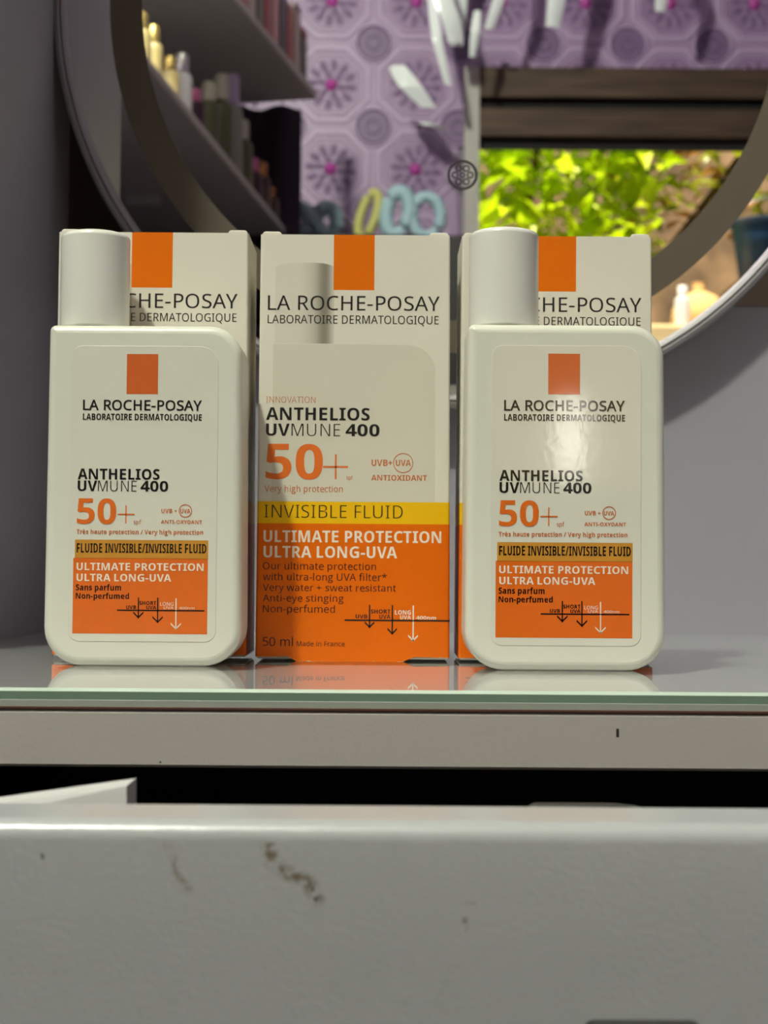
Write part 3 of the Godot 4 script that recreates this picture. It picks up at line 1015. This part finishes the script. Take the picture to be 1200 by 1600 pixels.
func smudges() -> Image:
	# dried brown smears and specks on the drawer front (120 mm by 30 mm)
	var k := 12.0
	var im := Image.create(1440, 360, false, Image.FORMAT_RGBA8)
	im.fill(Color(0.5, 0.4, 0.3, 0.0))
	var n := FastNoiseLite.new()
	n.seed = 11
	n.frequency = 0.045
	n.fractal_octaves = 4
	# x, y (mm from the left and from the top of the sheet), width, strength
	var paths := [
		[[Vector2(43.6, 5.2), Vector2(44.2, 7.6), Vector2(46.8, 9.2), Vector2(49.6, 10.4), Vector2(50.6, 12.6)], 1.5, 0.65, Color(0.42, 0.36, 0.27)],
		[[Vector2(50.2, 11.2), Vector2(50.5, 12.9)], 0.5, 1.6, Color(0.26, 0.19, 0.12)],
		[[Vector2(29.0, 5.2), Vector2(30.0, 7.2), Vector2(30.4, 9.4), Vector2(32.2, 11.5)], 0.9, 0.42, Color(0.48, 0.43, 0.34)],
		[[Vector2(72.0, 15.5), Vector2(72.2, 16.8)], 0.6, 0.5, Color(0.46, 0.40, 0.32)],
		[[Vector2(71.0, 13.0), Vector2(73.4, 13.2)], 0.4, 0.3, Color(0.5, 0.46, 0.4)],
		[[Vector2(11.0, 6.6), Vector2(11.2, 7.2)], 0.25, 1.4, Color(0.25, 0.24, 0.22)],
	]
	for p in paths:
		var pts: Array = p[0]
		for i in pts.size() - 1:
			var a: Vector2 = pts[i] * k
			var b: Vector2 = pts[i + 1] * k
			var w: float = p[1] * k
			for y in range(int(minf(a.y, b.y) - w), int(maxf(a.y, b.y) + w) + 1):
				for x in range(int(minf(a.x, b.x) - w), int(maxf(a.x, b.x) + w) + 1):
					if x < 0 or y < 0 or x >= 1440 or y >= 360:
						continue
					var q := Geometry2D.get_closest_point_to_segment(Vector2(x, y), a, b)
					var d := q.distance_to(Vector2(x, y)) / w
					if d < 1.0:
						var v := n.get_noise_2d(x, y) * 1.1 + 0.42
						var al := clampf((1.0 - d) * v * 2.2 * float(p[2]), 0.0, 0.9)
						if al > im.get_pixel(x, y).a:
							var c: Color = p[3]
							im.set_pixel(x, y, Color(c.r, c.g, c.b, al))
	return im

func build_mirror() -> void:
	var t := thing("round_mirror", "round metal-framed mirror with a frosted band, hung before the back panel", "mirror", Vector3(0.0287, 1.047, -0.598))
	var silver := mat(Color(0.93, 0.93, 0.93), 0.0, 1.0)
	var turn := func(o: MeshInstance3D) -> void: o.rotation.x = PI / 2
	var R := 0.1545
	turn.call(part("mirror_glass", lathe([Vector3(0, -0.004, 1), Vector3(R, -0.004, 1), Vector3(R, 0.0, 2), Vector3(0, 0.0, 2)], 128), silver, t))
	var frost := mat(Color(0.33, 0.29, 0.24), 0.6)
	turn.call(part("frosted_band", lathe([Vector3(0.1381, 0.00003, 1), Vector3(0.1381, 0.00008, 2), Vector3(0.1254, 0.00008, 3), Vector3(0.1254, 0.00003, 3)], 128), frost, t))
	var steel := mat(Color(0.60, 0.59, 0.60), 0.36, 0.65)
	turn.call(part("frame", lathe([Vector3(0.1545, -0.004, 1), Vector3(0.1603, -0.004, 2), Vector3(0.1603, 0.0012, 2), Vector3(0.1597, 0.0022, 3), Vector3(0.1583, 0.0026, 4), Vector3(0.1575, 0.0018, 5), Vector3(0.1567, 0.0026, 6), Vector3(0.1555, 0.0022, 7), Vector3(0.1545, 0.0002, 7)], 160), steel, t))
	turn.call(part("rear_housing", lathe([Vector3(0, -0.0125, 1), Vector3(0.05, -0.0125, 1), Vector3(0.06, -0.004, 1), Vector3(0, -0.004, 1)], 64), mat(Color(0.1, 0.1, 0.1), 0.6), t))
	part("bracket", board(-0.03, 0.03, -0.15, 0.0, -0.0128, -0.010, 0.0005), mat(Color(0.3, 0.3, 0.3), 0.5, 0.6), t)
	# round emblem printed on the glass
	var grey := mat(Color(0.16, 0.14, 0.16), 0.5)
	var st := begin()
	st.set_smooth_group(-1)
	var disc := func(c: Vector3, r0: float, r1: float) -> void:
		for i in 36:
			var u := Vector3(cos(TAU * i / 36), sin(TAU * i / 36), 0)
			var v := Vector3(cos(TAU * (i + 1) / 36), sin(TAU * (i + 1) / 36), 0)
			quad(st, c + u * r0, c + u * r1, c + v * r1, c + v * r0)
	disc.call(Vector3.ZERO, 0.0049, 0.0060)
	for k in 6:
		var a := TAU * k / 6
		disc.call(Vector3(cos(a), sin(a), 0) * 0.0030, 0.0008, 0.0014)
	disc.call(Vector3.ZERO, 0.0006, 0.0011)
	part("emblem", done(st), grey, t, Vector3(0.0012, -0.0680, 0.00006))

func build_products() -> void:
	carton_textures()
	make_carton("white and orange sunscreen carton behind the bottle beside the side panel", Vector3(-0.0627, 0.8003, -0.412), 0.0)
	make_carton("white and orange sunscreen carton between the two bottles, whole front showing", Vector3(-0.0082, 0.8, -0.412), 0.0)
	make_carton("white and orange sunscreen carton behind the bottle with the glossy label", Vector3(0.0462, 0.8, -0.412), 0.0)
	make_bottle("flat white sunscreen bottle with a dull smooth label, beside the side panel", Vector3(-0.0607, 0.8, -0.387), 0.0, false)
	make_bottle("flat white sunscreen bottle with a glossy creased label", Vector3(0.0452, 0.8, -0.381), 0.0, true)

func build_reflected() -> void:
	# behind the camera, seen in the mirror: wall shelves on the left
	var shelf_m := mat(Color(0.74, 0.73, 0.72), 0.6)
	var lower := thing("wall_shelf", "long grey wall shelf holding perfume bottles with gold caps", "shelf", Vector3(-0.255, 1.474, 1.31), atan2(0.113, 1.0))
	part("shelf_plank", board(-0.30, 0.0, 0.0, 0.014, -0.75, 0.50, 0.001), shelf_m, lower)
	var upper := thing("wall_shelf", "grey wall shelf holding red and pink packets above the perfume shelf", "shelf", Vector3(-0.189, 1.742, 1.56), atan2(0.21, 1.0))
	part("shelf_plank", board(-0.34, 0.0, 0.0, 0.014, -0.75, 0.25, 0.001), shelf_m, upper)
	var third := thing("wall_shelf", "low grey wall shelf holding two white bottles", "shelf", Vector3(-0.36, 1.13, 1.0), atan2(0.113, 1.0))
	part("shelf_plank", board(-0.22, 0.0, 0.0, 0.014, -0.4, 0.4, 0.001), shelf_m, third)
	for sh in [lower, upper, third]:
		for z in [-0.25, 0.15]:
			part("shelf_bracket", board(-0.22, -0.16, -0.02, 0.0, z - 0.006, z + 0.006, 0.001), shelf_m, sh)
	var spots := [[-0.47, 0.016, 0.055, 0], [-0.40, 0.013, 0.06, 0], [-0.31, 0.015, 0.05, 0], [-0.24, 0.016, 0.07, 1], [-0.16, 0.017, 0.05, 2], [-0.06, 0.018, 0.08, 3], [0.03, 0.02, 0.11, 3], [0.12, 0.018, 0.13, 4], [0.20, 0.02, 0.09, 3], [0.30, 0.018, 0.06, 2], [0.38, 0.018, 0.07, 5], [0.46, 0.02, 0.05, 5]]
	var kinds := [
		["slim cream bottle with a shiny gold cap on the perfume shelf", Color(0.80, 0.72, 0.50), Color(0.95, 0.84, 0.50), 0.8],
		["white bottle with a silver cap on the perfume shelf", Color(0.85, 0.85, 0.85), Color(0.9, 0.9, 0.9), 0.8],
		["dark plum bottle with a pink cap on the perfume shelf", Color(0.22, 0.10, 0.16), Color(0.8, 0.4, 0.6), 0.0],
		["olive green bottle with a pale cap on the perfume shelf", Color(0.34, 0.35, 0.22), Color(0.75, 0.74, 0.66), 0.0],
		["clear grey bottle with a lilac cap on the perfume shelf", Color(0.55, 0.55, 0.52), Color(0.75, 0.65, 0.8), 0.0],
		["brown bottle with a copper cap on the perfume shelf", Color(0.28, 0.18, 0.12), Color(0.75, 0.5, 0.3), 0.8],
	]
	for s in spots:
		var kd: Array = kinds[s[3]]
		var p := lower.transform * Vector3(-0.025, 0.014, s[0])
		small_bottle("perfume_bottle", kd[0], "perfume bottles on the wall shelf", p, s[1], s[2], kd[1], kd[2], s[2] * 0.4, kd[3])
	for z in [-0.10, 0.06]:
		var p := third.transform * Vector3(-0.05, 0.014, z)
		small_bottle("lotion_bottle", "white lotion bottle on the low wall shelf", "white lotion bottles", p, 0.022, 0.11, Color(0.86, 0.86, 0.86), Color(0.9, 0.9, 0.9), 0.03)
	var reds := [Color(0.62, 0.25, 0.24), Color(0.75, 0.55, 0.56), Color(0.30, 0.24, 0.28), Color(0.66, 0.33, 0.26), Color(0.72, 0.64, 0.60), Color(0.36, 0.36, 0.28)]
	var names := ["red", "pink", "charcoal", "brick red", "cream", "olive"]
	for k in 12:
		var h := 0.10 + 0.05 * fmod(k * 0.37, 1.0)
		var p := upper.transform * Vector3(-0.03, 0.014, -0.33 + k * 0.05)
		var o := thing("cosmetic_packet", "%s cosmetic packet standing on the upper wall shelf" % names[k % 6], "packet", p, upper.rotation.y, "packets on the upper wall shelf")
		part("packet_body", board(-0.012, 0.012, 0.0, h, -0.019, 0.019, 0.002), mat(reds[k % 6], 0.35), o)
		part("packet_lid", board(-0.0125, 0.0125, h, h + 0.012, -0.0195, 0.0195, 0.002), mat(reds[(k + 4) % 6], 0.35), o)
	# dark cloth standing in for the shaded wall at the end of the shelves
	var st := begin()
	st.set_smooth_group(0)
	for i in 24:
		for j in 2:
			var x0 := -0.55 + i * 0.0158
			var x1 := x0 + 0.0158
			var z0 := 1.84 + 0.02 * sin(i * 1.1)
			var z1 := 1.84 + 0.02 * sin((i + 1) * 1.1)
			var d := -0.003 if j == 0 else 0.0
			if j == 0:
				quad(st, Vector3(x0, 1.30, z0 + d), Vector3(x0, 1.735, z0 + d), Vector3(x1, 1.735, z1 + d), Vector3(x1, 1.30, z1 + d))
			else:
				quad(st, Vector3(x0, 1.30, z0), Vector3(x1, 1.30, z1), Vector3(x1, 1.735, z1), Vector3(x0, 1.735, z0))
	var cl := part("shade_cloth", done(st), mat(Color(0.17, 0.11, 0.17), 0.85), self)
	tag(cl, "dark plum cloth standing in for the shaded wall at the end of the wall shelves", "cloth")
	# dark cabinet against the rear wall with pastel foam shapes on it
	var cab := thing("low_cabinet", "dark cabinet standing against the purple tiled wall", "cabinet", Vector3(-0.02, 0, 2.06))
	part("cabinet_body", board(-0.22, 0.20, 0.0, 1.50, -0.14, 0.14, 0.003), mat(Color(0.13, 0.12, 0.13), 0.5), cab)
	part("cabinet_door", board(-0.215, -0.012, 0.05, 1.48, -0.155, -0.141, 0.003), mat(Color(0.15, 0.14, 0.15), 0.5), cab)
	part("cabinet_door", board(-0.008, 0.195, 0.05, 1.48, -0.155, -0.141, 0.003), mat(Color(0.15, 0.14, 0.15), 0.5), cab)
	var foam := mat(Color(0.60, 0.71, 0.76), 0.6)
	var yellow := mat(Color(0.74, 0.72, 0.42), 0.6)
	var ring_shape := func(w: float, h: float, r: float) -> ArrayMesh:
		var pts := []
		for i in 25:
			pts.append(Vector3(cos(TAU * i / 24) * w, h + sin(TAU * i / 24) * h + r, 0))
		return tube(pts, r, 10)
	for q in [[0.105, 0.030, 0.042, 0.013, 0, 0.0], [0.035, 0.024, 0.046, 0.016, 0, -0.15], [-0.035, 0.016, 0.050, 0.010, 1, -0.30], [-0.10, 0.022, 0.028, 0.016, 0, 0.1], [-0.165, 0.024, 0.028, 0.016, 0, 0.0]]:
		var o := part("foam_ring", ring_shape.call(q[1], q[2], q[3]), yellow if q[4] == 1 else foam, self, Vector3(-0.02 + q[0], 1.50, 2.0))
		o.rotation.z = q[5]
		tag(o, "pale yellow leaning foam ring among the blue ones on the dark cabinet" if q[4] == 1 else "pale blue foam ring standing on the dark cabinet", "ring", "" if q[4] == 1 else "blue foam rings")
	# white streamers painted in for highlights on clear plastic before the purple wall
	var film := mat(Color(0.90, 0.92, 0.93), 0.18)
	film.backlight_enabled = true
	film.backlight = Color(0.5, 0.5, 0.5)
	var hang := [
		[[Vector3(0.10, 2.25, 2.02), Vector3(0.085, 2.10, 2.0), Vector3(0.135, 1.97, 2.0), Vector3(0.145, 1.93, 2.02)], 0.035, 0.6],
		[[Vector3(0.20, 2.25, 2.12), Vector3(0.155, 2.08, 2.11), Vector3(0.150, 1.95, 2.10)], 0.03, 0.5],
		[[Vector3(0.02, 1.88, 2.02), Vector3(0.05, 1.83, 2.0), Vector3(0.09, 1.79, 2.02)], 0.036, 0.8],
		[[Vector3(0.075, 1.76, 2.02), Vector3(0.10, 1.748, 2.0), Vector3(0.125, 1.742, 2.02)], 0.02, 0.4],
		[[Vector3(0.09, 2.05, 2.03), Vector3(0.105, 1.93, 2.0), Vector3(0.13, 1.84, 2.02)], 0.016, 0.9],
		[[Vector3(0.26, 2.2, 2.02), Vector3(0.245, 2.05, 2.0), Vector3(0.215, 1.96, 2.02)], 0.02, 0.8],
		[[Vector3(0.41, 2.25, 2.02), Vector3(0.365, 2.08, 2.0), Vector3(0.350, 1.965, 2.02)], 0.032, 0.7],
		[[Vector3(0.52, 2.25, 2.02), Vector3(0.585, 2.1, 2.0), Vector3(0.578, 2.0, 2.02)], 0.026, 0.7],
		[[Vector3(0.19, 2.0, 2.02), Vector3(0.185, 1.95, 2.0), Vector3(0.18, 1.90, 2.02)], 0.014, 0.7],
	]
	for h in hang:
		var o := part("highlight_streamer", ribbon(h[0], h[1] * 1.35, h[2]), film, self)
		tag(o, "white streamer standing in for a highlight on clear plastic before the purple tiled wall", "streamer", "white highlight streamers")
